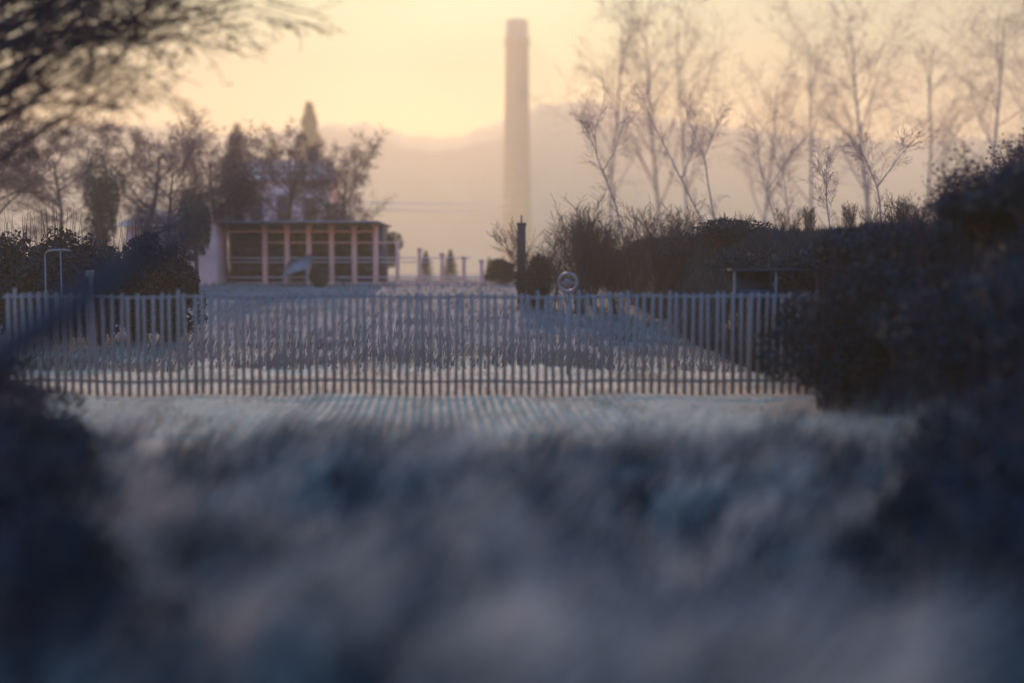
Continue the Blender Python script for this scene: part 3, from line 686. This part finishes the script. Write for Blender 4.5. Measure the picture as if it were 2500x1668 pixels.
SD = 20.6; x0 = X(1838, SD); z0 = g1(X(1838, SD), SD)
t = thing("field_shelter", (x0, SD, z0), "small dark open shelter with a pale frame behind the right end of the fence", "shelter")
zz = lambda p_: Z(p_, SD) - z0; hw = 50 / FPX * SD
for s in (-1, 1):
    b = MB(); b.box(s * hw - .018, s * hw + .018, -.20, -.164, -.2, zz(662) - .003, .004); b.build("post", M["sign_face"], t)
b = MB(); b.box(-hw - .05, hw + .55, -.24, .3, zz(662), zz(657), .01); b.build("roof", M["dark_wall"], t)
b = MB(); b.box(-hw + .05, hw - .05, .16, .2, zz(735), zz(663)); b.build("back_panel", M["dark_wall"], t)
b = MB(); b.box(-hw + .02, hw - .02, -.18, -.15, zz(735), zz(706)); b.build("front_board", M["dark_wall"], t)

# ------------------------------------------------------------------ haze
HAZE = 0.00125
b = MB(); b.box(-1500, 1500, -70, 1420, -1.2, 190)
hz = b.build("haze", bpy.data.materials.new("haze_air")); tag(hz, "thin evening haze over the whole field", "haze", kind="stuff")
m = hz.data.materials[0]; m.use_nodes = True; nt = m.node_tree
for n in list(nt.nodes):
    if n.type == 'BSDF_PRINCIPLED': nt.nodes.remove(n)
pvn = nt.nodes.new("ShaderNodeVolumePrincipled"); pvn.inputs["Color"].default_value = (.98, .80, .50, 1); pvn.inputs["Density"].default_value = HAZE; pvn.inputs["Anisotropy"].default_value = .38
nt.links.new(pvn.outputs[0], [n for n in nt.nodes if n.type == 'OUTPUT_MATERIAL'][0].inputs["Volume"])

# ------------------------------------------------------------------ light and sky
SKY_GAMMA = .55
FRONT = ((0, (.66, .345, .215)), (.08, (.50, .34, .215)), (.18, (.135, .21, .175)), (.30, (.14, .29, .28)), (.55, (.18, .82, 1.7)), (1.0, (.12, 1.26, 2.85)))
REAR = ((0, (1.5, 1.2, 1.5)), (.12, (1.4, 1.2, 1.6)), (.32, (.26, .95, 2.2)), (1.0, (.12, 1.26, 2.85)))
SUN_AZ, SUN_EL = -4.0, 18.0           # clockwise from +Y (view direction): low sun ahead, just above the picture
sd = np.array([math.sin(R(SUN_AZ)) * math.cos(R(SUN_EL)), math.cos(R(SUN_AZ)) * math.cos(R(SUN_EL)), math.sin(R(SUN_EL))])
L = bpy.data.lights.new("sun", 'SUN'); L.energy = 2.15; L.angle = R(.6); L.color = (1.0, .66, .42)
so = bpy.data.objects.new("sun", L); col.objects.link(so); so.rotation_euler = Vector(sd).to_track_quat('Z', 'Y').to_euler(); so.location = (-2, 30, 36)
w = bpy.data.worlds.new("World"); sc.world = w; w.use_nodes = True; nt = w.node_tree; N = nt.nodes; Lk = nt.links
bg = N["Background"]; bg.inputs["Strength"].default_value = .15
sky = N.new("ShaderNodeTexSky"); sky.sky_type = 'NISHITA'; sky.sun_disc = False; sky.sun_elevation = R(SUN_EL); sky.sun_rotation = R(SUN_AZ); sky.dust_density = 2.5; sky.air_density = 1.2
tc = N.new("ShaderNodeTexCoord"); sp = N.new("ShaderNodeSeparateXYZ"); Lk.new(tc.outputs["Generated"], sp.inputs[0])
gm = N.new("ShaderNodeGamma"); gm.inputs[1].default_value = SKY_GAMMA; Lk.new(sky.outputs[0], gm.inputs[0])
def sky_ramp(stops):
    cr = N.new("ShaderNodeValToRGB"); E = cr.color_ramp.elements
    for i, (p_, c_) in enumerate(stops):
        e = E[i] if i < 2 else E.new(p_)
        e.position = p_; e.color = (*c_, 1)
    Lk.new(sp.outputs["Z"], cr.inputs["Fac"]); return cr.outputs[0]
front = sky_ramp(FRONT); rear = sky_ramp(REAR)
fy = N.new("ShaderNodeMapRange"); fy.interpolation_type = 'SMOOTHSTEP'; fy.inputs["From Min"].default_value = .1; fy.inputs["From Max"].default_value = .8; Lk.new(sp.outputs["Y"], fy.inputs["Value"])
tint = N.new("ShaderNodeMixRGB"); Lk.new(fy.outputs[0], tint.inputs[0]); Lk.new(rear, tint.inputs[1]); Lk.new(front, tint.inputs[2])
mp = N.new("ShaderNodeMapping"); mp.inputs["Scale"].default_value = (1, 1, 1.3); Lk.new(tc.outputs["Generated"], mp.inputs[0])
nz = N.new("ShaderNodeTexNoise"); nz.inputs["Scale"].default_value = 4.5; nz.inputs["Detail"].default_value = 4; nz.inputs["Roughness"].default_value = .5; Lk.new(mp.outputs[0], nz.inputs["Vector"])
mr = N.new("ShaderNodeMapRange"); mr.inputs["From Min"].default_value = .3; mr.inputs["From Max"].default_value = .7; mr.inputs["To Min"].default_value = .78; mr.inputs["To Max"].default_value = 1.16; Lk.new(nz.outputs["Fac"], mr.inputs["Value"])
m1 = N.new("ShaderNodeMixRGB"); m1.blend_type = 'MULTIPLY'; m1.inputs[0].default_value = 1; Lk.new(gm.outputs[0], m1.inputs[1]); Lk.new(tint.outputs[0], m1.inputs[2])
m2 = N.new("ShaderNodeMixRGB"); m2.blend_type = 'MULTIPLY'; m2.inputs[0].default_value = 1; Lk.new(m1.outputs[0], m2.inputs[1]); Lk.new(mr.outputs[0], m2.inputs[2])
Lk.new(m2.outputs[0], bg.inputs["Color"])

# ------------------------------------------------------------------ render settings
sc.render.engine = 'CYCLES'
sc.view_settings.view_transform = 'Standard'; sc.view_settings.look = 'None'; sc.view_settings.gamma = 1; sc.view_settings.exposure = 1.5; sc.view_settings.use_curve_mapping = False
sc.cycles.use_denoising = True; sc.cycles.max_bounces = 5; sc.cycles.diffuse_bounces = 2; sc.cycles.glossy_bounces = 2; sc.cycles.volume_bounces = 1
